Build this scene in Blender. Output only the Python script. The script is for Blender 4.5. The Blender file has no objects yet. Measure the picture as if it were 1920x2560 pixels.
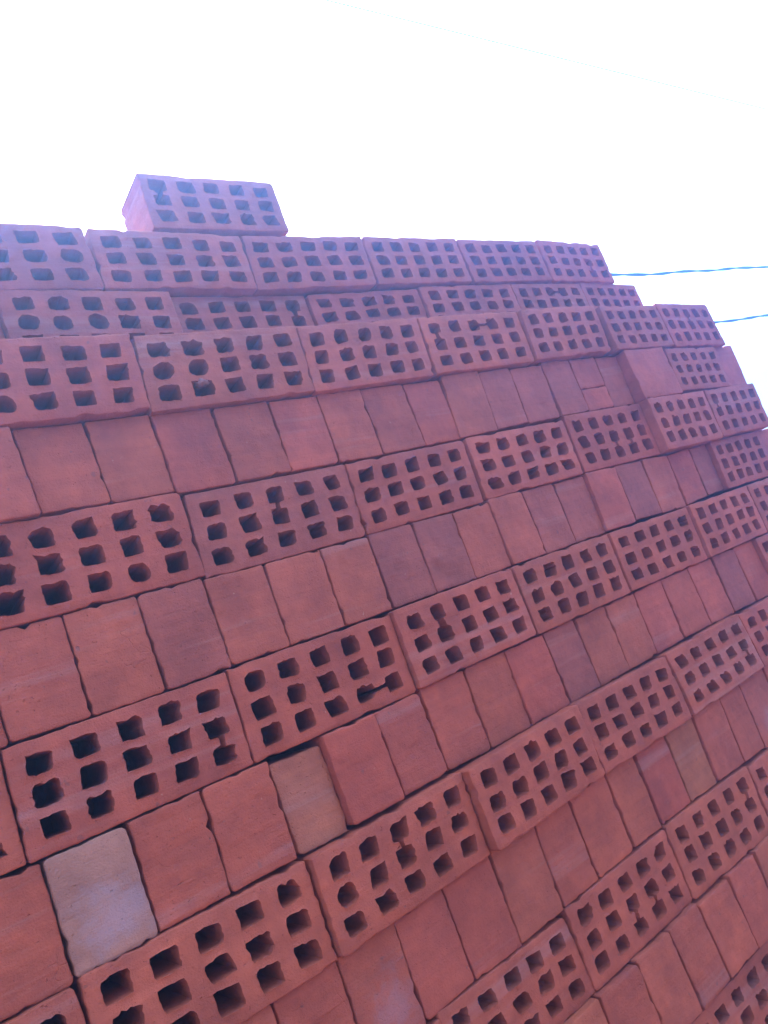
import bpy, bmesh, math, random
from mathutils import Vector, Matrix, noise
from mathutils.geometry import delaunay_2d_cdt

S = bpy.context.scene
COL = S.collection

# ------------------------------------------------------------------ camera
cam_d = bpy.data.cameras.new('camera')
cam = bpy.data.objects.new('camera', cam_d)
COL.objects.link(cam)
cam_d.sensor_fit = 'VERTICAL'
cam_d.sensor_height = 24.0
cam_d.lens = 24.0 * 1897.88 / 2560.0
cam_d.clip_start = 0.02
cam_d.clip_end = 400.0
cx = Vector((0.76525729, -0.53601859, -0.35646229))      # picture right
cu = Vector((0.18351138, -0.34911541, 0.91893526))       # picture up
cf = Vector((0.61701285, 0.76863679, 0.1687976))         # looking along
m = Matrix((cx, cu, -cf)).transposed().to_4x4()
m.translation = Vector((0.0, -0.8016, 0.0))
cam.matrix_world = m
S.camera = cam

# ------------------------------------------------------------------ sky, sun, exposure
SUN_EL, SUN_AZ = math.radians(66), math.radians(22)      # behind and above the stack
world = bpy.data.worlds.new('World')
S.world = world
world.use_nodes = True
nt = world.node_tree
bg = nt.nodes['Background']
sky = nt.nodes.new('ShaderNodeTexSky')
sky.sky_type = 'NISHITA'
sky.sun_disc = False
sky.sun_elevation = SUN_EL
sky.sun_rotation = SUN_AZ
sky.air_density = 1.0
sky.dust_density = 3.0
sky.ozone_density = 1.0
nt.links.new(sky.outputs[0], bg.inputs[0])
bg.inputs[1].default_value = 0.12
sun_d = bpy.data.lights.new('sun', 'SUN')
sun_d.energy = 2.2
sun_d.angle = math.radians(0.5)
sun_d.color = (1.0, 0.95, 0.87)
sun = bpy.data.objects.new('sun', sun_d)
COL.objects.link(sun)
sd = Vector((math.sin(SUN_AZ) * math.cos(SUN_EL), math.cos(SUN_AZ) * math.cos(SUN_EL), math.sin(SUN_EL)))
sun.rotation_euler = sd.to_track_quat('Z', 'Y').to_euler()
sun.location = sd * 20
S.view_settings.view_transform = 'Standard'
S.view_settings.look = 'None'
S.view_settings.exposure = 3.3
S.view_settings.gamma = 1.0
S.view_settings.use_curve_mapping = False
S.render.engine = 'CYCLES'
S.cycles.use_denoising = True
S.cycles.max_bounces = 8
S.cycles.diffuse_bounces = 2
S.cycles.volume_bounces = 1

GROUND_Z = -1.29
GLARE_COLOR, GLARE_DENSITY, GLARE_G = (0.18, 0.45, 1.0), 0.080, 0.86  # blue veil of lens glare, imitated by a scattering volume

# ------------------------------------------------------------------ materials
def node(nt, kind, x=0, y=0, **kw):
    n = nt.nodes.new(kind)
    n.location = (x, y)
    for k, v in kw.items():
        setattr(n, k, v)
    return n

def mixrgb(nt, blend, fac, a, b):
    n = node(nt, 'ShaderNodeMix', data_type='RGBA', blend_type=blend)
    for sock, v in ((n.inputs[0], fac), (n.inputs[6], a), (n.inputs[7], b)):
        if hasattr(v, 'is_output'):
            nt.links.new(v, sock)
        else:
            sock.default_value = v
    return n.outputs[2]

def ramp(nt, src, stops):
    r = node(nt, 'ShaderNodeValToRGB')
    el = r.color_ramp.elements
    while len(el) < len(stops):
        el.new(0.5)
    for e, (p, c) in zip(el, stops):
        e.position = p
        e.color = (c, c, c, 1) if not isinstance(c, tuple) else c
    nt.links.new(src, r.inputs[0])
    return r.outputs[0]

def tex_noise(nt, vec, scale, detail=4, rough=0.55):
    n = node(nt, 'ShaderNodeTexNoise')
    n.inputs['Scale'].default_value = scale
    n.inputs['Detail'].default_value = detail
    n.inputs['Roughness'].default_value = rough
    nt.links.new(vec, n.inputs['Vector'])
    return n.outputs[0]

def brick_material():
    mat = bpy.data.materials.new('fired_clay')
    mat.use_nodes = True
    nt = mat.node_tree
    bs = nt.nodes['Principled BSDF']
    tc = node(nt, 'ShaderNodeTexCoord')
    oi = node(nt, 'ShaderNodeObjectInfo')
    off = node(nt, 'ShaderNodeVectorMath', operation='SCALE')
    comb = node(nt, 'ShaderNodeCombineXYZ')
    for i, k in enumerate((37.0, 71.0, 113.0)):
        mm = node(nt, 'ShaderNodeMath', operation='MULTIPLY')
        mm.inputs[1].default_value = k
        nt.links.new(oi.outputs['Random'], mm.inputs[0])
        nt.links.new(mm.outputs[0], comb.inputs[i])
    add = node(nt, 'ShaderNodeVectorMath', operation='ADD')
    nt.links.new(tc.outputs['Object'], add.inputs[0])
    nt.links.new(comb.outputs[0], add.inputs[1])
    v = add.outputs[0]
    st = node(nt, 'ShaderNodeVectorMath', operation='MULTIPLY')      # drawn-out grain of the wire cut
    st.inputs[1].default_value = (0.12, 1.0, 2.6)
    nt.links.new(v, st.inputs[0])
    big = tex_noise(nt, v, 16, 3)
    mid = tex_noise(nt, v, 75, 5, 0.6)
    fine = tex_noise(nt, v, 520, 4, 0.65)
    streak = tex_noise(nt, st.outputs[0], 40, 6, 0.65)
    c = oi.outputs['Color']
    c = mixrgb(nt, 'MULTIPLY', 1.0, c, ramp(nt, big, [(0.30, (0.78, 0.75, 0.76, 1)), (0.70, (1.16, 1.18, 1.15, 1))]))
    c = mixrgb(nt, 'MULTIPLY', 0.8, c, ramp(nt, streak, [(0.3, (0.88, 0.87, 0.88, 1)), (0.7, (1.07, 1.07, 1.07, 1))]))
    c = mixrgb(nt, 'MULTIPLY', 0.6, c, ramp(nt, mid, [(0.3, (0.82, 0.80, 0.80, 1)), (0.7, (1.12, 1.12, 1.10, 1))]))
    # pale specks and dust smears of dried slip
    speck = ramp(nt, tex_noise(nt, v, 130, 2, 0.5), [(0.76, 0.0), (0.80, 0.55)])
    c = mixrgb(nt, 'MIX', speck, c, (0.46, 0.25, 0.17, 1))
    dark = ramp(nt, tex_noise(nt, v, 95, 2, 0.5), [(0.24, 0.45), (0.28, 0.0)])
    c = mixrgb(nt, 'MIX', dark, c, (0.13, 0.05, 0.04, 1))
    smear = ramp(nt, tex_noise(nt, st.outputs[0], 9, 5, 0.65), [(0.58, 0.0), (0.78, 0.35)])
    c = mixrgb(nt, 'MIX', smear, c, (0.42, 0.27, 0.22, 1))
    # lime bloom, only on the bricks that carry it (object colour alpha below 1)
    inv = node(nt, 'ShaderNodeMath', operation='SUBTRACT')
    inv.inputs[0].default_value = 1.0
    nt.links.new(oi.outputs['Alpha'], inv.inputs[1])
    dist = node(nt, 'ShaderNodeVectorMath', operation='DISTANCE')
    nt.links.new(tc.outputs['Object'], dist.inputs[0])
    dist.inputs[1].default_value = (0.008, 0.0, 0.034)
    wob = node(nt, 'ShaderNodeMath', operation='MULTIPLY_ADD')
    nt.links.new(big, wob.inputs[0])
    wob.inputs[1].default_value = 0.05
    nt.links.new(dist.outputs['Value'], wob.inputs[2])
    wob2 = node(nt, 'ShaderNodeMath', operation='MULTIPLY_ADD')
    nt.links.new(mid, wob2.inputs[0])
    wob2.inputs[1].default_value = 0.07
    nt.links.new(wob.outputs[0], wob2.inputs[2])
    blot = ramp(nt, wob2.outputs[0], [(0.068, 1.0), (0.094, 0.0)])
    bl = node(nt, 'ShaderNodeMath', operation='MULTIPLY')
    nt.links.new(blot, bl.inputs[0])
    nt.links.new(inv.outputs[0], bl.inputs[1])
    c = mixrgb(nt, 'MIX', bl.outputs[0], c, (0.42, 0.31, 0.31, 1))
    nt.links.new(c, bs.inputs['Base Color'])
    bs.inputs['Roughness'].default_value = 0.72
    bs.inputs['Specular IOR Level'].default_value = 0.35
    b1 = node(nt, 'ShaderNodeBump')
    b1.inputs['Strength'].default_value = 0.8
    b1.inputs['Distance'].default_value = 0.0012
    nt.links.new(fine, b1.inputs['Height'])
    b2 = node(nt, 'ShaderNodeBump')
    b2.inputs['Strength'].default_value = 0.8
    b2.inputs['Distance'].default_value = 0.0015
    nt.links.new(streak, b2.inputs['Height'])
    nt.links.new(b1.outputs[0], b2.inputs['Normal'])
    b3 = node(nt, 'ShaderNodeBump')
    b3.inputs['Strength'].default_value = 0.7
    b3.inputs['Distance'].default_value = 0.0022
    nt.links.new(mid, b3.inputs['Height'])
    nt.links.new(b2.outputs[0], b3.inputs['Normal'])
    # scratches and hair cracks: thin contour lines of a slow noise, only here and there
    crk = ramp(nt, tex_noise(nt, v, 21, 3, 0.5), [(0.492, 0.0), (0.5, 1.0), (0.508, 0.0)])
    here = ramp(nt, tex_noise(nt, v, 17.3, 1, 0.5), [(0.64, 0.0), (0.72, 0.45)])
    cm = node(nt, 'ShaderNodeMath', operation='MULTIPLY')
    nt.links.new(crk, cm.inputs[0])
    nt.links.new(here, cm.inputs[1])
    pit = ramp(nt, tex_noise(nt, v, 260, 2, 0.5), [(0.25, 1.0), (0.30, 0.0)])
    pm = node(nt, 'ShaderNodeMath', operation='MAXIMUM')
    nt.links.new(cm.outputs[0], pm.inputs[0])
    nt.links.new(pit, pm.inputs[1])
    b4 = node(nt, 'ShaderNodeBump', invert=True)
    b4.inputs['Strength'].default_value = 0.8
    b4.inputs['Distance'].default_value = 0.0016
    nt.links.new(pm.outputs[0], b4.inputs['Height'])
    nt.links.new(b3.outputs[0], b4.inputs['Normal'])
    nt.links.new(b4.outputs[0], bs.inputs['Normal'])
    return mat

CLAY = brick_material()

def plain_material(name, rgb, rough, scale=None, bump=0.0):
    mat = bpy.data.materials.new(name)
    mat.use_nodes = True
    nt = mat.node_tree
    bs = nt.nodes['Principled BSDF']
    bs.inputs['Roughness'].default_value = rough
    tc = node(nt, 'ShaderNodeTexCoord')
    nz = tex_noise(nt, tc.outputs['Object'], scale or 20, 6, 0.6)
    lo = tuple(k * 0.7 for k in rgb) + (1,)
    hi = tuple(min(1, k * 1.25) for k in rgb) + (1,)
    nt.links.new(ramp(nt, nz, [(0.3, lo), (0.7, hi)]), bs.inputs['Base Color'])
    if bump:
        b = node(nt, 'ShaderNodeBump')
        b.inputs['Distance'].default_value = bump
        nt.links.new(nz, b.inputs['Height'])
        nt.links.new(b.outputs[0], bs.inputs['Normal'])
    return mat

SOIL = plain_material('murram_soil', (0.16, 0.075, 0.04), 0.95, 3.0, 0.02)
CABLE = plain_material('cable_sheath', (0.02, 0.022, 0.026), 0.6, 60)

# ------------------------------------------------------------------ object helpers
def link(name, me, mat=None, parent=None):
    o = bpy.data.objects.new(name, me)
    COL.objects.link(o)
    if mat and not me.materials:
        me.materials.append(mat)
    if parent:
        o.parent = parent
    return o

def tag(o, label=None, cat=None, group=None, kind=None):
    for k, v in (('label', label), ('category', cat), ('group', group), ('kind', kind)):
        if v:
            o[k] = v
    return o

# ------------------------------------------------------------------ ground
def make_ground():
    bm = bmesh.new()
    n = 60
    ext = 20.0
    g = [[None] * (n + 1) for _ in range(n + 1)]
    for i in range(n + 1):
        for j in range(n + 1):
            # finer near the stack
            u, w = 2 * i / n - 1, 2 * j / n - 1
            x = ext * u * abs(u) ** 0.8
            y = ext * w * abs(w) ** 0.8
            z = GROUND_Z - 0.03 + 0.04 * noise.noise(Vector((x * 0.6, y * 0.6, 3.1)))
            if -1.1 < x < 2.0 and -0.2 < y < 1.2:
                z = min(z, GROUND_Z - 0.004)
            g[i][j] = bm.verts.new((x, y, z))
    for i in range(n):
        for j in range(n):
            bm.faces.new((g[i][j], g[i + 1][j], g[i + 1][j + 1], g[i][j + 1]))
    me = bpy.data.meshes.new('ground')
    bm.to_mesh(me)
    bm.free()
    me.shade_smooth()
    return tag(link('ground', me, SOIL), kind='structure')

make_ground()

# ------------------------------------------------------------------ added volume imitating the lens glare of the bright sky
def make_glare_volume():
    bm = bmesh.new()
    bmesh.ops.create_cube(bm, size=1)
    zb, zt = GROUND_Z - 1.1, 3.3
    for v in bm.verts:
        v.co = Vector((v.co.x * 42, v.co.y * 42, zb if v.co.z < 0 else zt))
    me = bpy.data.meshes.new('glare_volume')
    bm.to_mesh(me)
    bm.free()
    mat = bpy.data.materials.new('glare_volume')
    mat.use_nodes = True
    nt = mat.node_tree
    nt.nodes.remove(nt.nodes['Principled BSDF'])
    pv = nt.nodes.new('ShaderNodeVolumePrincipled')
    pv.inputs['Color'].default_value = GLARE_COLOR + (1,)
    pv.inputs['Density'].default_value = GLARE_DENSITY
    pv.inputs['Anisotropy'].default_value = GLARE_G
    nt.links.new(pv.outputs[0], nt.nodes['Material Output'].inputs['Volume'])
    return tag(link('glare_volume', me, mat), kind='stuff')

make_glare_volume()

# ------------------------------------------------------------------ one brick
def outline(w, h, rnd, ragged, step=0.006, corner=0.0018):
    """counter-clockwise loop of (x, z, nx, nz): the brick's face seen from the front, slightly uneven"""
    sd = rnd.random() * 100
    pts = []
    rc = [corner * (rnd.uniform(.8, 1.5) if rnd.random() < .72 or not ragged else rnd.uniform(2.0, 3.6)) for _ in range(4)]
    def line(ax, az, bx, bz, nx, nz, amp):
        ln = math.hypot(bx - ax, bz - az)
        k = max(3, int(ln / step))
        chips = [(rnd.random(), rnd.uniform(0.02, 0.08), rnd.uniform(0.0008, 0.0032)) for _ in range(rnd.choice((0, 1, 1, 2, 3)))] if ragged else []
        for i in range(k + 1):
            t = i / k
            x, z = ax + (bx - ax) * t, az + (bz - az) * t
            e = 0.55 * amp * noise.noise(Vector((x * 70 + sd, z * 70, sd))) + 0.75 * amp * noise.noise(Vector((x * 260, z * 260 + sd, sd)))
            for p, wd, dp in chips:
                e -= dp * max(0, 1 - ((t - p) / wd) ** 2)
            e = min(e, 0.0009)
            pts.append((x + nx * e, z + nz * e, nx, nz))
    def arc(cx_, cz_, a0, r):
        for a in (15, 30, 45, 60, 75):
            an = math.radians(a0 + a)
            pts.append((cx_ + r * math.cos(an), cz_ + r * math.sin(an), math.cos(an), math.sin(an)))
    x0, x1, z0, z1 = -w / 2, w / 2, 0.0, h
    av, ah = (0.0016, 0.0011) if ragged else (0.0008, 0.0006)
    a_, b_, c_, d_ = rc
    line(x0 + d_, z0, x1 - a_, z0, 0, -1, ah)
    arc(x1 - a_, z0 + a_, -90, a_)
    line(x1, z0 + a_, x1, z1 - b_, 1, 0, av)
    arc(x1 - b_, z1 - b_, 0, b_)
    line(x1 - b_, z1, x0 + c_, z1, 0, 1, ah)
    arc(x0 + c_, z1 - c_, 90, c_)
    line(x0, z1 - c_, x0, z0 + d_, -1, 0, av)
    arc(x0 + d_, z0 + d_, 180, d_)
    return pts

def hole_loop(cx_, cz_, hw, hh, rnd, style):
    """rounded, hand-torn square: 24 points counter-clockwise from angle 0; the upper edge is torn most"""
    n = 24
    rough = {0: 0.038, 1: 0.075, 2: 0.04}[style]
    ex = {0: rnd.uniform(6.0, 11.0), 1: rnd.uniform(5.0, 9.0), 2: 2.7}[style]
    rot = rnd.uniform(-0.09, 0.09)
    sk = rnd.uniform(-0.09, 0.09)
    sd = rnd.random() * 300
    horn = rnd.choice((None, None, None, 3, 9)) if style < 2 else None       # a corner pulled out by the wire
    pts = []
    for i in range(n):
        a = 2 * math.pi * i / n
        c, s = math.cos(a), math.sin(a)
        rr = (abs(c) ** ex + abs(s) ** ex) ** (-1.0 / ex)
        up = 1.0 + 1.1 * max(0, s) + .3 * max(0, c)
        rr *= 1 + up * rough * (1.5 * noise.noise(Vector((c * 2.2 + sd, s * 2.2, sd))) + rnd.uniform(-.75, .75))
        if horn is not None and i == horn:
            rr *= rnd.uniform(1.05, 1.16)
        x, z = rr * c, rr * s
        x += sk * z
        x, z = x * math.cos(rot) - z * math.sin(rot), x * math.sin(rot) + z * math.cos(rot)
        pts.append((cx_ + hw * x, cz_ + hh * z))
    return pts

def merge_loops(a, b, horizontal, neck, rnd):
    """join two neighbouring torn holes through a broken web (b lies right of a, or below a)"""
    n = len(a)
    ia = 0 if horizontal else (3 * n) // 4       # the point of a that faces b
    ib = n // 2 if horizontal else n // 4
    def cut(p, i, neck_dir):
        q = [p[(i + 2 + k) % n] for k in range(n - 3)]
        return q
    qa, qb = cut(a, ia, 0), cut(b, ib, 0)
    def pinch(q, c):
        for e in (0, -1):
            x, z = q[e]
            if horizontal:
                q[e] = (x, c + (z - c) * neck * rnd.uniform(.55, 1.25))
            else:
                q[e] = (c + (x - c) * neck * rnd.uniform(.55, 1.25), z)
    if horizontal:
        cz_ = (a[ia][1] + b[ib][1]) / 2
        pinch(qa, cz_); pinch(qb, cz_)
    else:
        cx_ = (a[ia][0] + b[ib][0]) / 2
        pinch(qa, cx_); pinch(qb, cx_)
    def bridge(p, q):
        out = []
        k = max(2, int(math.hypot(q[0] - p[0], q[1] - p[1]) / 0.0022))
        for i in range(1, k):
            t = i / k
            w_ = 0.0011 * math.sin(math.pi * t)
            out.append((p[0] + (q[0] - p[0]) * t + rnd.uniform(-w_, w_), p[1] + (q[1] - p[1]) * t + rnd.uniform(-w_, w_)))
        return out
    return qa + bridge(qa[-1], qb[0]) + qb + bridge(qb[-1], qa[0])

def inset_loop(loop, d):
    """move each point of a counter-clockwise loop outward by d"""
    n = len(loop)
    out = []
    for i in range(n):
        ax, az = loop[i - 1]
        bx, bz = loop[(i + 1) % n]
        tx, tz = bx - ax, bz - az
        l = math.hypot(tx, tz) or 1e-9
        x, z = loop[i]
        out.append((x + tz / l * d, z - tx / l * d))
    return out

def inside(p, loop):
    x, z = p
    c = False
    j = len(loop) - 1
    for i in range(len(loop)):
        xi, zi = loop[i]
        xj, zj = loop[j]
        if (zi > z) != (zj > z) and x < (xj - xi) * (z - zi) / (zj - zi) + xi:
            c = not c
        j = i
    return c

def brick_geometry(w, h, depth, rnd, holes=(), ragged=True, slope=0.0, lean=0.0, dents=0, simple=False):
    """vertices and faces of one brick: front at y = 0, standing on z = 0, x centred"""
    step = 0.016 if simple else 0.0065
    rim = outline(w, h, rnd, ragged, step)
    r = 0.0014
    sd = rnd.random() * 200
    dent = [(rnd.uniform(-w * .4, w * .4), rnd.uniform(h * .12, h * .88), rnd.uniform(.003, .009), rnd.choice((-1, 1, 1)) * rnd.uniform(.0008, .0021), rnd.uniform(.5, 1.8)) for _ in range(dents)]
    tilt = rnd.uniform(-.0012, .0012)
    def relief(x, z):
        f = 0.0007 * noise.noise(Vector((x * 26, z * 26, sd))) + 0.0004 * noise.noise(Vector((x * 90 + 7, z * 90, sd)))
        f += tilt * x / w
        for px, pz, rr, am, asp in dent:
            q = ((x - px) / (rr * asp)) ** 2 + ((z - pz) / rr) ** 2
            if q < 4:
                f += am * math.exp(-q * 1.6)
        return f
    V, Fc = [], []
    def put(x, y, z):
        V.append((x + lean * (z - h / 2), y, z + slope * x))
        return len(V) - 1
    n = len(rim)
    # rounded front rim
    back = [put(x, depth, z) for x, z, nx, nz in rim]
    mids = []
    if not simple:
        mids = [[put(x + nx * 0.0004 * noise.noise(Vector((x * 60, z * 60, sd + 9))), depth * 0.45, z) for x, z, nx, nz in rim]]
    side = [put(x, r * 1.0 + relief(x, z), z) for x, z, nx, nz in rim]
    mid = [put(x - nx * .29 * r, .29 * r + relief(x, z), z - nz * .29 * r) for x, z, nx, nz in rim]
    frm = [(x - nx * r, z - nz * r) for x, z, nx, nz in rim]
    # front face with its holes, triangulated
    rings = []
    for lp in holes:
        rings.append((inset_loop(lp, 0.0013), lp, inset_loop(lp, -0.0005)))
    P, E = [], []
    def loop_in(lp):
        s = len(P)
        P.extend(Vector(p) for p in lp)
        k = len(lp)
        E.extend((s + i, s + (i + 1) % k) for i in range(k))
        return s
    starts = [loop_in(frm)] + [loop_in(a) for a, b, c in rings]
    if not simple:
        gs = 0.0058 if not holes else 0.0095
        for i in range(1, int(w / gs)):
            for j in range(1, int(h / gs)):
                x = -w / 2 + i * w / int(w / gs) + rnd.uniform(-.2, .2) * gs
                z = j * h / int(h / gs) + rnd.uniform(-.2, .2) * gs
                if abs(x) > w / 2 - r - .003 or z < r + .003 or z > h - r - .003:
                    continue
                if any(abs(x - sum(p[0] for p in a) / len(a)) < .04 and abs(z - sum(p[1] for p in a) / len(a)) < .04 and inside((x, z), a) for a, b, c in rings):
                    continue
                P.append(Vector((x, z)))
    ov, oe, of, orig, _, _ = delaunay_2d_cdt(P, E, [], 0, 1e-7)
    vid = []
    src = {}
    for k, p in enumerate(ov):
        i = put(p.x, relief(p.x, p.y), p.y)
        vid.append(i)
        for o in orig[k]:
            src[o] = i
    bb = [(min(p[0] for p in a), max(p[0] for p in a), min(p[1] for p in a), max(p[1] for p in a), a) for a, b, c in rings]
    tris = []
    for t in of:
        x = sum(ov[i].x for i in t) / 3
        z = sum(ov[i].y for i in t) / 3
        if not inside((x, z), frm):
            continue
        if any(x0 < x < x1 and z0 < z < z1 and inside((x, z), a) for x0, x1, z0, z1, a in bb):
            continue
        tris.append(t)
        Fc.append(tuple(vid[i] for i in t))
    front = [src[i] for i in range(n)]
    chain = [front, mid, side] + mids[::-1] + [back]
    for a, b in zip(chain, chain[1:]):
        for i in range(n):
            j = (i + 1) % n
            Fc.append((a[i], b[i], b[j], a[j]))
    # hole walls, with a small torn lip
    backholes = []
    for s, (a, b, c) in zip(starts[1:], rings):
        k = len(a)
        la = [src[s + i] for i in range(k)]
        ph = rnd.random() * 50
        lb, lc, ld = [], [], []
        for i in range(k):
            x, z = b[i]
            lip = 0.0005 + 0.0008 * noise.noise(Vector((i * .55, ph, sd)))
            lb.append(put(x, relief(x, z) - lip, z))
            lc.append(put(c[i][0], 0.0035, c[i][1]))
            ld.append(put(c[i][0], depth, c[i][1]))
        for p, q in ((la, lb), (lb, lc), (lc, ld)):
            for i in range(k):
                j = (i + 1) % k
                Fc.append((p[j], q[j], q[i], p[i]))
        backholes.append((s, ld))
    # back face
    if not holes:
        Fc.append(tuple(back[::-1]) if False else tuple(back))
        f = Fc.pop()
        Fc.append(tuple(reversed(f)))
    else:
        bsrc = {i: back[i] for i in range(n)}
        for s, ld in backholes:
            for i, q in enumerate(ld):
                bsrc[s + i] = q
        o2 = {}
        for k, p in enumerate(ov):
            hit = [bsrc[o] for o in orig[k] if o in bsrc]
            o2[k] = hit[0] if hit else None
        for t in tris:
            ids = []
            for i in t:
                if o2[i] is None:
                    o2[i] = put(ov[i].x, depth, ov[i].y)
                ids.append(o2[i])
            Fc.append(tuple(reversed(ids)))
    return V, Fc

def mesh_of(name, V, Fc, mat):
    me = bpy.data.meshes.new(name)
    me.from_pydata(V, [], Fc)
    bm = bmesh.new()
    bm.from_mesh(me)
    bmesh.ops.recalc_face_normals(bm, faces=bm.faces)
    bm.to_mesh(me)
    bm.free()
    me.shade_smooth()
    me.set_sharp_from_angle(angle=math.radians(52))
    me.materials.append(mat)
    return me

def hole_set(w, h, rnd, merges=(), styles={}, skip=()):
    px, pz = 0.190 * w, 0.285 * h
    hw, hh = w * rnd.uniform(.053, .0585), h * rnd.uniform(.094, .106)
    loops = {}
    base = 1 if rnd.random() < .3 else 0
    for i in range(5):
        for j in range(3):
            st = styles.get((i, j), 1 if rnd.random() < .25 else base if rnd.random() < .5 else 0)
            k = rnd.uniform(.93, 1.06)
            loops[(i, j)] = hole_loop((i - 2) * px + rnd.uniform(-.0011, .0011), h / 2 + (1 - j) * pz + rnd.uniform(-.0011, .0011), hw * k, hh * rnd.uniform(.93, 1.06) * (1.08 if st == 2 else 1), rnd, st)
    out = []
    used = set()
    for a, b, neck in merges:
        if a in used or b in used:
            continue
        out.append(merge_loops(loops[a], loops[b], a[1] == b[1], neck, rnd))
        used.update((a, b))
    out += [lp for k, lp in loops.items() if k not in used]
    return out

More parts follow.
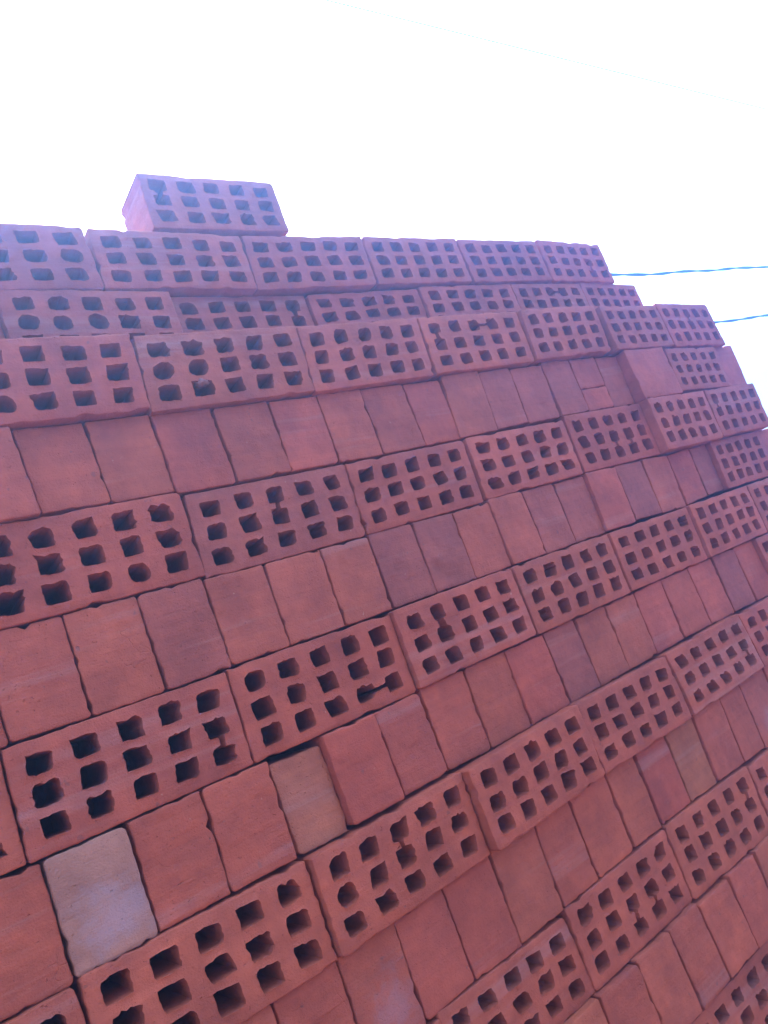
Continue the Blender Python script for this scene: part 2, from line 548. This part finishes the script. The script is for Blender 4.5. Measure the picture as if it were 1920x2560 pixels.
# course, h(ollow) / s(olid end), left, right, bottom, top, slope, lean, proud of the wall plane
BRICKS = [
 (0,'h',0.4789,0.7035,0.656,0.7465,0.02,0.02,-0.04),
 (1,'h',0.1473,0.3773,0.5547,0.6476,0,-0.042,-0.038),
 (1,'h',0.3811,0.606,0.5548,0.6455,-0.003,0.032,-0.038),
 (1,'h',0.6091,0.8402,0.5582,0.6516,0.041,0.063,-0.04),
 (1,'h',0.8462,1.0723,0.568,0.6612,0.026,0.04,-0.042),
 (1,'h',1.0768,1.3101,0.5728,0.6658,0.029,-0.016,-0.042),
 (1,'h',1.3155,1.5299,0.5721,0.6707,-0.018,0.029,-0.042),
 (2,'h',0.2484,0.4654,0.4614,0.5532,-0.023,0,-0.039),
 (2,'h',0.4674,0.6945,0.4662,0.5533,-0.001,0,-0.055),
 (2,'h',0.6965,0.933,0.473,0.557,0.043,0,-0.051),
 (2,'h',0.935,1.1795,0.479,0.5668,0.023,0,-0.047),
 (2,'h',1.1815,1.4022,0.479,0.5709,0.003,0,-0.047),
 (2,'h',1.4042,1.6095,0.4735,0.5706,-0.03,0,-0.047),
 (3,'h',0.1355,0.3655,0.3592,0.4599,0,0.043,0.012),
 (3,'h',0.367,0.6024,0.3579,0.4594,0.022,0.086,0.012),
 (3,'h',0.6037,0.8323,0.3628,0.4642,0.033,0.1,0.012),
 (3,'h',0.8372,1.0774,0.3707,0.471,0.022,0.07,0.012),
 (3,'h',1.0834,1.3083,0.3765,0.477,0.016,0.1,0.016),
 (3,'h',1.3143,1.5176,0.3755,0.4715,-0.01,0.01,0.024),
 (3,'h',1.5221,1.7305,0.3678,0.472,-0.032,-0.045,0.024),
 (4,'s',0.1331,0.2096,0.2567,0.3577,0,-0.059,0.01),
 (4,'s',0.2134,0.2871,0.2592,0.3574,-0.002,-0.049,0.0),
 (4,'s',0.2885,0.3635,0.2577,0.3578,0.008,-0.02,0.0),
 (4,'s',0.3647,0.4419,0.2542,0.3564,0.002,-0.003,0.003),
 (4,'s',0.4451,0.524,0.2559,0.3564,0.024,-0.002,0.003),
 (4,'s',0.5252,0.6016,0.2565,0.3567,0.008,0.03,0.003),
 (4,'s',0.6042,0.6799,0.2569,0.3613,-0.001,0.025,0.002),
 (4,'s',0.6815,0.7627,0.2583,0.3613,0.02,-0.008,0.002),
 (4,'s',0.7656,0.8401,0.2599,0.3616,0.021,0.018,0.001),
 (4,'s',0.8413,0.9269,0.262,0.3692,0.023,0.096,0.004),
 (4,'s',0.9287,1.0062,0.2662,0.3692,0.045,0.082,0.003),
 (4,'s',1.0091,1.0929,0.2672,0.3695,0.02,0.08,0.002),
 (4,'s',1.097,1.1767,0.2693,0.375,0.001,0.01,0.003),
 (4,'s',1.1811,1.2572,0.3139,0.375,0.019,0.047,0.002),
 (4,'s',1.1786,1.2547,0.2697,0.3129,0.019,0.047,0.002),
 (4,'s',1.2622,1.3311,0.2689,0.3743,-0.001,0.1,0.0),
 (4,'s',1.3323,1.4726,0.2681,0.374,-0.004,-0.002,0.022),
 (4,'h',1.4738,1.6743,0.2691,0.3664,-0.04,0.1,0.022),
 (4,'s',1.6803,1.7732,0.266,0.3666,0.014,0.1,0.012),
 (5,'h',0.1356,0.3656,0.1512,0.2555,0,0.012,0.004),
 (5,'h',0.3683,0.6036,0.1491,0.2523,0.012,0.072,0.002),
 (5,'h',0.6048,0.8324,0.1522,0.255,0.016,0.076,0.004),
 (5,'h',0.8384,1.0827,0.1577,0.2596,0.01,0.071,0.006),
 (5,'h',1.0887,1.3283,0.1595,0.2674,-0.002,0.06,0.006),
 (5,'h',1.3295,1.5417,0.158,0.2666,-0.014,0.05,0.024),
 (5,'h',1.5456,1.7627,0.158,0.2645,-0.014,0.1,0.024),
 (6,'s',0.0522,0.1285,0.0433,0.1473,0,-0.008,0.0),
 (6,'s',0.1297,0.2042,0.0446,0.1497,-0.021,-0.001,0.002),
 (6,'s',0.206,0.2817,0.0434,0.1497,-0.001,-0.008,0.002),
 (6,'s',0.2835,0.3593,0.0441,0.1497,0.01,-0.018,0.003),
 (6,'s',0.3609,0.4375,0.0452,0.1476,-0.01,0.001,0.003),
 (6,'s',0.4397,0.5192,0.0458,0.1476,0.007,0.021,0.003),
 (6,'s',0.5218,0.5978,0.0463,0.1479,0.001,0.022,0.003),
 (6,'s',0.6012,0.678,0.0475,0.1507,0.011,0.004,0.002),
 (6,'s',0.6792,0.7558,0.0476,0.1505,-0.012,0.028,0.004),
 (6,'s',0.7576,0.8332,0.0488,0.151,0.015,0.044,0.004),
 (6,'s',0.8355,0.9126,0.0499,0.1562,-0.005,-0.008,0.006),
 (6,'s',0.9186,0.9948,0.0496,0.1562,0.012,0.024,0.002),
 (6,'s',0.9998,1.0797,0.0508,0.1562,0.002,0.053,0.0),
 (6,'s',1.0809,1.1665,0.0518,0.158,-0.02,0.064,0.006),
 (6,'s',1.1725,1.2573,0.0536,0.158,-0.03,0.039,0.002),
 (6,'s',1.2585,1.3403,0.0497,0.1565,-0.035,0.1,0.003),
 (6,'s',1.3463,1.4261,0.0522,0.1559,0.045,0.078,0.002),
 (6,'s',1.4315,1.4957,0.0559,0.1568,0.018,0.044,0.001),
 (6,'h',1.4969,1.7055,0.053,0.1565,-0.013,0.1,0.012),
 (6,'s',1.7115,1.7973,0.0505,0.1568,0,0.1,0.002),
 (7,'h',-0.1126,0.1174,-0.0613,0.0411,0,0.017,0.0),
 (7,'h',0.1194,0.3492,-0.0619,0.0419,-0.001,0.023,0.003),
 (7,'h',0.3509,0.587,-0.0621,0.0437,-0.0,0.025,0.003),
 (7,'h',0.5888,0.8196,-0.0585,0.046,0.014,0.007,0.01),
 (7,'h',0.824,1.0637,-0.057,0.0481,0.008,0.031,0.01),
 (7,'h',1.0697,1.3186,-0.0558,0.0476,-0.005,0.054,0.01),
 (7,'h',1.3237,1.5541,-0.0555,0.0485,-0.001,0.03,0.014),
 (7,'h',1.5581,1.7881,-0.0565,0.0487,0,0.009,0.014),
 (8,'s',0.0568,0.1269,-0.1702,-0.0635,-0.037,-0.011,0.0),
 (8,'s',0.129,0.2043,-0.1688,-0.0643,-0.013,-0.007,0.004),
 (8,'s',0.2074,0.2823,-0.1683,-0.0634,-0.006,0.008,0.003),
 (8,'s',0.2842,0.3614,-0.1689,-0.0636,-0.011,0.017,0.004),
 (8,'s',0.3665,0.4332,-0.1713,-0.071,-0.027,-0.004,-0.004),
 (8,'s',0.4344,0.5107,-0.1682,-0.0641,-0.006,0.002,0.008),
 (8,'s',0.515,0.5867,-0.1671,-0.0636,0.016,-0.019,0.003),
 (8,'s',0.5907,0.6687,-0.1677,-0.06,-0.019,0.019,0.001),
 (8,'s',0.6705,0.7502,-0.168,-0.06,0.006,0.035,0.002),
 (8,'s',0.7514,0.8358,-0.1668,-0.06,0.003,0.009,0.004),
 (8,'s',0.8408,0.9138,-0.1667,-0.0585,0.021,-0.013,0.001),
 (8,'s',0.9159,0.9937,-0.1659,-0.0585,0.017,0.007,0.001),
 (8,'s',0.9959,1.0742,-0.1652,-0.0585,0.018,0.045,0.001),
 (8,'s',1.0754,1.1564,-0.1641,-0.0573,0.031,0.05,0.003),
 (8,'s',1.161,1.2483,-0.1637,-0.0573,-0.016,0.016,0.003),
 (8,'s',1.252,1.3326,-0.1653,-0.0573,-0.022,0.002,0.003),
 (8,'s',1.3386,1.4197,-0.1659,-0.057,-0.025,0.045,0.003),
 (8,'s',1.4232,1.4995,-0.1679,-0.057,-0.009,-0.013,0.003),
 (8,'h',1.5007,1.7235,-0.1671,-0.058,0,-0.043,0.012),
 (9,'h',-0.1026,0.1274,-0.2751,-0.1714,0,-0.051,0.006),
 (9,'h',0.13,0.3651,-0.2755,-0.1704,-0.029,0.003,0.008),
 (9,'h',0.3681,0.5956,-0.2758,-0.1728,0.013,0.028,0.014),
 (9,'h',0.5983,0.8237,-0.2707,-0.1692,0.024,0.003,0.026),
 (9,'h',0.8297,1.0673,-0.2719,-0.1682,-0.013,-0.02,0.018),
 (9,'h',1.0733,1.3186,-0.2717,-0.1668,0.006,-0.077,0.018),
 (9,'h',1.3246,1.556,-0.2725,-0.1701,0,-0.09,0.016),
 (10,'s',0.2208,0.2872,-0.386,-0.277,-0.01,-0.011,0.0),
 (10,'s',0.2887,0.3648,-0.386,-0.2767,-0.01,0.012,0.0),
 (10,'s',0.366,0.4418,-0.386,-0.2773,-0.01,0.024,0.002),
 (10,'s',0.4433,0.5178,-0.3852,-0.2775,0.036,0.002,0.002),
 (10,'s',0.5211,0.6,-0.3872,-0.277,-0.023,-0.005,0.0),
 (10,'s',0.6021,0.6832,-0.3855,-0.2722,0.004,0.036,0.002),
 (10,'s',0.6844,0.7555,-0.3832,-0.2722,0.017,0.007,0.004),
 (10,'s',0.7615,0.8428,-0.3836,-0.2734,0.023,0.016,0.002),
 (10,'s',0.8469,0.9173,-0.3825,-0.2734,-0.04,0.008,0.002),
 (10,'s',0.9219,1.0015,-0.3816,-0.2734,-0.013,0.031,0.002),
 (10,'s',1.0041,1.082,-0.3833,-0.2734,-0.036,0.048,0.002),
 (10,'s',1.0865,1.1694,-0.384,-0.2732,-0.016,0.073,0.004),
 (10,'s',1.174,1.2439,-0.387,-0.2732,-0.026,0.045,0.003),
 (10,'s',1.2466,1.3335,-0.3914,-0.2732,0.0,0.034,0.003),
 (10,'s',1.3391,1.4156,-0.3928,-0.274,0,0.081,0.003),
 (11,'h',0.458,0.6791,-0.487,-0.3884,-0.029,-0.041,0.002),
 (11,'h',0.6803,0.9151,-0.4882,-0.3851,-0.007,0.013,0.004),
 (11,'h',0.9164,1.1605,-0.4938,-0.3855,-0.031,0.027,0.006),
 (11,'h',1.1665,1.3969,-0.4992,-0.394,0,0.024,0.006),
 (12,'s',0.5964,0.6729,-0.597,-0.4885,0,-0.026,0.012),
 (12,'s',0.6759,0.7556,-0.597,-0.4897,-0.04,-0.014,0.012),
 (12,'s',0.7571,0.8348,-0.597,-0.4897,-0.04,-0.026,0.012),
 (12,'s',0.8383,0.9101,-0.5998,-0.4897,0.034,-0.054,0.012),
 (12,'s',0.9146,0.9951,-0.6,-0.4956,-0.007,-0.046,0.012),
 (12,'s',0.9976,1.0747,-0.6038,-0.4953,-0.04,0.014,0.012),
 (12,'s',1.079,1.1555,-0.6075,-0.4953,0,0.068,0.012),
 (13,'h',0.8024,1.0419,-0.709,-0.6053,-0.02,-0.026,0.004),
]
# ------------------------------------------------------------------ what sets single bricks apart
RED = (0.27, 0.073, 0.047)
WARM = (1.40, 1.0, 0.61)
TINT = {}
def tint(row, ids, c, a=1.0):
    for i in ids:
        TINT[(row, i)] = c + (a,)
PURPLE, DUSKY, DEEP, TAN, ORANGE = (0.225, 0.069, 0.057), (0.245, 0.072, 0.055), (0.245, 0.060, 0.043), (0.275, 0.104, 0.072), (0.275, 0.077, 0.050)
tint(4, (10, 11, 12), DUSKY)
tint(5, (1,), DUSKY)
tint(6, (3,), DUSKY)
tint(6, (7, 8, 14, 17), PURPLE)
tint(6, (11, 12), DUSKY)
tint(6, (13,), (0.275, 0.070, 0.046))
tint(6, (4, 5, 9, 10), ORANGE)
tint(8, (1,), (0.27, 0.150, 0.135), 0.72)
tint(8, (4,), TAN)
tint(8, (5, 9), (0.275, 0.067, 0.045))
tint(8, (10, 16), PURPLE)
tint(9, (2, 3), (0.28, 0.076, 0.049))
tint(10, (2,), RED, 0.82)
tint(10, (13,), DUSKY, 0.8)
tint(10, (9,), DEEP)
tint(10, (10,), (0.25, 0.088, 0.048))
tint(11, (0, 1), (0.275, 0.075, 0.049))

MERGE = {
    (0, 0): [((0, 0), (0, 1), 0.90)],
    (1, 0): [((2, 0), (2, 1), 0.50)],
    (1, 5): [((3, 1), (3, 2), 0.50)],
    (2, 1): [((4, 0), (4, 1), 0.80)],
    (2, 4): [((2, 0), (3, 0), 0.50)],
    (3, 3): [((0, 0), (0, 1), 0.70), ((2, 0), (3, 0), 0.50)],
    (3, 6): [((2, 0), (2, 1), 0.70)],
    (5, 1): [((2, 0), (2, 1), 0.50)],
    (5, 4): [((2, 1), (2, 2), 0.60), ((3, 1), (3, 2), 0.50)],
    (5, 6): [((0, 0), (0, 1), 0.50)],
    (7, 1): [((4, 1), (4, 2), 0.50)],
    (7, 2): [((3, 2), (4, 2), 0.50)],
    (7, 3): [((1, 0), (1, 1), 0.85)],
    (9, 2): [((2, 0), (2, 1), 0.50)],
    (9, 5): [((4, 1), (4, 2), 0.50)],
    (11, 1): [((2, 1), (2, 2), 0.60), ((3, 1), (3, 2), 0.50)],
    (11, 2): [((4, 0), (4, 1), 0.60)],
}
ROUND = {(9, 2): {(0, 1): 2}, (7, 2): {(0, 0): 2}, (2, 0): {(0, 1): 2, (1, 1): 2, (2, 1): 2}, (1, 0): {(4, 1): 2}, (5, 0): {(3, 2): 2}, (3, 1): {(1, 1): 2, (0, 1): 2}}
DENTS = {(4, 4): 2, (6, 1): 1, (6, 2): 3, (6, 4): 2, (6, 7): 3, (6, 8): 4, (8, 1): 3, (8, 2): 4, (8, 3): 4, (10, 1): 2}

ORD = ['first', 'second', 'third', 'fourth', 'fifth', 'sixth', 'seventh', 'eighth', 'ninth', 'tenth', 'eleventh', 'twelfth', 'thirteenth', 'fourteenth', 'fifteenth', 'sixteenth', 'seventeenth', 'eighteenth', 'nineteenth', 'twentieth']
COURSE = {1: 'topmost full course', 2: 'second hollow course, set back', 3: 'third hollow course, standing proud', 5: 'fourth hollow course', 7: 'fifth hollow course', 9: 'sixth hollow course', 11: 'seventh hollow course', 13: 'bottom right corner',
          4: 'uppermost plain course', 6: 'second plain course', 8: 'third plain course', 10: 'fourth plain course', 12: 'lowest plain course'}
SPECIAL = {
    (0, 0): 'single hollow brick lying alone on top of the stack against the white sky',
    (13, 0): 'hollow brick cut off by the bottom right corner of the photo',
    (4, 0): 'plain brick standing proud at the left edge, first in the uppermost plain course',
    (4, 13): 'upper half of the cracked plain brick near the right of the uppermost plain course',
    (4, 14): 'lower half of the cracked plain brick near the right of the uppermost plain course',
    (4, 16): 'wide plain brick jutting out with shaded left side, right part of uppermost plain course',
    (4, 17): 'hollow brick set between plain bricks at right end of the uppermost plain course',
    (4, 18): 'narrow plain brick closing the right end of the uppermost plain course',
    (6, 18): 'hollow brick set among plain bricks at right edge of the second plain course',
    (8, 18): 'hollow brick at right edge of the third plain course, mostly outside the photo',
    (8, 1): 'pale whitish plain brick at lower left, between two red plain bricks',
    (8, 4): 'tan plain brick sunk slightly behind its red neighbours in third plain course',
    (8, 5): 'bright red plain brick jutting out just right of the sunken tan brick',
    (10, 10): 'tan plain brick among red ones at right of the fourth plain course',
    (10, 9): 'deep red plain brick just left of the tan one in fourth plain course',
    (10, 2): 'plain red brick with a whitish bloom patch, lower middle, fourth plain course',
    (6, 7): 'dusky purple plain brick, left of two purple neighbours in the second plain course',
    (6, 8): 'dusky purple plain brick, right of two purple neighbours in the second plain course',
    (3, 1): 'hollow brick with a clay lump stuck in a bottom hole, third hollow course',
    (5, 5): 'hollow brick jutting out with shaded left side, right end of fourth hollow course',
    (9, 2): 'hollow brick with one round hole and a cracked web, sixth hollow course',
    (9, 3): 'hollow brick jutting out furthest, with wide shaded left side, sixth hollow course',
    (7, 2): 'hollow brick with torn lower holes directly above the sunken tan brick',
    (7, 1): 'large hollow brick at left edge with its last column holes broken together',
}

def label_for(row, i, n, kind, nth, total):
    if (row, i) in SPECIAL:
        return SPECIAL[(row, i)]
    what = 'hollow red brick' if kind == 'h' else 'plain red brick'
    if nth == 0:
        pos = 'leftmost'
    elif nth == total - 1:
        pos = 'rightmost'
    elif nth < total / 2 or total < 8:
        pos = ORD[nth] + ' from left'
    else:
        pos = ORD[total - 1 - nth] + ' from right'
    extra = ''
    t = TINT.get((row, i))
    if t and t[:3] == PURPLE:
        what = 'dusky purple plain brick'
    return f'{what}, {pos} in the {COURSE[row]}'

H_DEPTH, S_DEPTH = 0.082, 0.226
byrow = {}
for r in BRICKS:
    byrow.setdefault(r[0], []).append(r)

def make_brick(row, i, rec, nth, total):
    _, kind, l, r, b, t, slope, lean, d = rec
    rnd = random.Random(row * 100 + i * 7 + 5)
    w, h = r - l, t - b
    if kind == 'h':
        holes = hole_set(w, h, rnd, MERGE.get((row, i), ()), ROUND.get((row, i), {}))
        V, Fc = brick_geometry(w, h, H_DEPTH, rnd, holes, True, slope, lean, dents=rnd.choice((2, 4, 6)))
        name, group = 'hollow_brick', 'hollow bricks showing their holes in the stack'
    else:
        V, Fc = brick_geometry(w, h, S_DEPTH, rnd, (), True, slope, lean, dents=DENTS.get((row, i), 0) * 2 + rnd.choice((0, 1, 1, 2, 4)))
        name, group = 'plain_brick', 'plain brick ends in the stack'
    o = link(name, mesh_of(name, V, Fc, CLAY))
    o.location = ((l + r) / 2, -d, b)
    c = TINT.get((row, i))
    if c is None:
        k = rnd.uniform(.91, 1.07)
        c = (RED[0] * k, RED[1] * k * rnd.uniform(.95, 1.07), RED[2] * k * rnd.uniform(.94, 1.08), 1.0)
    o.color = (c[0] * WARM[0], c[1] * WARM[1], c[2] * WARM[2], c[3])
    tag(o, label_for(row, i, len(byrow[row]), kind, nth, total), 'brick', group)
    return o

bricks = {}
for row, recs in byrow.items():
    tot = {k: sum(1 for q in recs if q[1] == k) for k in 'hs'}
    cnt = {'h': 0, 's': 0}
    for i, rec in enumerate(recs):
        halved = (row, i) == (4, 13)                 # the two halves of the cracked brick count as one
        bricks[(row, i)] = make_brick(row, i, rec, cnt[rec[1]], tot[rec[1]] - (row == 4 and rec[1] == 's'))
        cnt[rec[1]] += 0 if halved else 1

# a lump of clay left in one of the holes
def clay_lump(parent, x, z, rad, seed):
    bm = bmesh.new()
    bmesh.ops.create_icosphere(bm, subdivisions=3, radius=rad)
    for v in bm.verts:
        p = v.co.normalized()
        v.co *= .8 + .55 * noise.noise(p * 1.3 + Vector((seed, 0, 0))) + .28 * noise.noise(p * 4 + Vector((seed, 3, 0)))
        v.co.z *= .7
        v.co.x *= 1.15
    me = bpy.data.meshes.new('clay_lump')
    bm.to_mesh(me)
    bm.free()
    me.shade_smooth()
    o = link('clay_lump', me, CLAY, parent)
    o.location = (x, 0.003, z)
    o.color = (0.30, 0.105, 0.066, 1)
    return o
clay_lump(bricks[(3, 1)], -.046, .030, .0095, 1)

# ------------------------------------------------------------------ the rest of the stack: inner bricks, bricks past the frame, courses down to the ground
def rest_of_stack():
    V, Fc = [], []
    def add(geo, x, y, z):
        v, f = geo
        s = len(V)
        V.extend((a + x, b + y, c + z) for a, b, c in v)
        Fc.extend(tuple(s + k for k in q) for q in f)
    rnd = random.Random(77)
    hol = []
    for k in range(4):
        hol.append(brick_geometry(.229, .1015, H_DEPTH, rnd, hole_set(.229, .1015, rnd), True, simple=True))
    sol = [brick_geometry(.0755, .1015, S_DEPTH, rnd, (), True, simple=True) for k in range(4)]
    blk = [brick_geometry(.229, .1015, .11, rnd, (), False, simple=True) for k in range(3)]
    X0, X1, BACK = -0.80, 1.74, 0.78
    zs = {}
    levels = []
    for row, recs in byrow.items():
        if row == 0:
            continue
        b = min(q[4] for q in recs); t = max(q[5] for q in recs)
        levels.append((row, b, min(q[2] for q in recs), max(q[3] for q in recs), sum(q[4] for q in recs) / len(recs), sum(q[8] for q in recs) / len(recs)))
    z = levels[-1][1]
    row = 14
    while z - .104 > GROUND_Z - .01:
        z -= .104
        levels.append((row, z, None, None, z, .004))
        row += 1
    low = levels[-1][1]
    def level_at(row, x, b, top=False):
        if row not in byrow or len(byrow[row]) < 3:
            return b + (.1035 if top else 0)
        rr = sorted(byrow[row], key=lambda q: abs((q[2] + q[3]) / 2 - x))[:2]
        return min(q[5] for q in rr) if top else max(q[4] for q in rr) + .0004
    for row, b, l, r, bm_, d in levels:
        hollow = row in (1, 2, 3) or row % 2 == 1
        w = .231 if hollow else .0775
        front = []
        if l is None:
            x = X0
            while x + w < X1:
                front.append(x + w / 2); x += w
        else:
            x = l - w
            while x > X0:
                front.append(x + w / 2); x -= w
            x = r
            while x + w < X1 and row > 5:
                front.append(x + w / 2 + .002); x += w
        for x in front:
            g = rnd.choice(hol if hollow else sol)
            add(g, x, -d + rnd.uniform(-.003, .004), bm_)
        # bricks deeper in, laid on the same courses
        void = .012 if row < 2 or not hollow else .07
        y = -d + (H_DEPTH if hollow else S_DEPTH) + void
        end = {1: 1.51, 2: 1.58}.get(row, 1.745)
        if void > .05:                       # unseen block added to keep sun out of the gap
            z0, z1 = level_at(row, end - .11, b), level_at(row, end - .11, b, top=True)
            v, f = blk[0]
            add(([(a, c_ * .062 / .11, e * (z1 - z0 - .0006) / .1015) for a, c_, e in v], f), end - .1155, y - .066, z0)
        while y + .11 < BACK:
            x = X0 + rnd.uniform(0, .05)
            while x < end - .02:
                if x + .231 > end:
                    x = end - .231
                z0, z1 = level_at(row, x + .115, b), level_at(row, x + .115, b, top=True)
                v, f = rnd.choice(blk)
                k = (z1 - z0 - .0006) / .1015
                add(([(a, c_, e * k) for a, c_, e in v], f), x + .115, y, z0)
                x += .2305
                if x > end - .03:
                    break
            y += .113
    return V, Fc, low

V, Fc, low = rest_of_stack()
o = link('stacked_bricks', mesh_of('stacked_bricks', V, Fc, CLAY))
o.color = (RED[0] * WARM[0], RED[1] * WARM[1], RED[2] * WARM[2], 1)
tag(o, 'bricks deeper in the stack and beyond the edges of the photo', None, None, 'stuff')

# ------------------------------------------------------------------ overhead lines
def sag(a, b, k, x):
    t = (x - a[0]) / (b[0] - a[0])
    return Vector((x, a[1] + (b[1] - a[1]) * t, a[2] + (b[2] - a[2]) * t + k * (x - (a[0] + b[0]) / 2) ** 2))

def cable(name, a, b, x0, x1, rad, strands, twist, sagk, mat, label, wave=0.0):
    bm = bmesh.new()
    nseg = int((x1 - x0) / .03)
    for s in range(strands):
        prev = None
        for i in range(nseg + 1):
            x = x0 + (x1 - x0) * i / nseg
            c = sag(a, b, sagk, x)
            c.z += wave * noise.noise(Vector((x * 2.2, s * .1, 4)))
            if strands > 1:
                an = x * twist + s * 2 * math.pi / strands
                c += Vector((0, math.cos(an), math.sin(an))) * rad * .9
            ring = [bm.verts.new(c + Vector((0, math.cos(q), math.sin(q))) * rad) for q in (k * math.pi / 3 for k in range(6))]
            if prev:
                for k in range(6):
                    bm.faces.new((prev[k], prev[(k + 1) % 6], ring[(k + 1) % 6], ring[k]))
            prev = ring
    bmesh.ops.recalc_face_normals(bm, faces=bm.faces)
    me = bpy.data.meshes.new(name)
    bm.to_mesh(me)
    bm.free()
    me.shade_smooth()
    return tag(link(name, me, mat), label, 'cable', 'overhead lines behind the stack')

cable('overhead_cable', (3.108, 0.9, 1.187), (4.7, 0.9, 1.259), -1.0, 9.0, .0039, 2, 14.0, .004, CABLE, 'upper dark twisted cable crossing the sky right of the stack', .012)
cable('overhead_cable', (3.817, 0.9, 0.922), (4.395, 0.9, 0.945), -1.0, 9.0, .0039, 2, 14.0, .006, CABLE, 'lower dark twisted cable crossing the sky right of the stack', .008)
cable('overhead_wire', (0.905, -0.04, 1.082), (1.41, -0.04, 1.104), -3.0, 5.0, .0012, 1, 0, .0, CABLE, 'faint thin wire high in the white sky, upper middle of the photo')
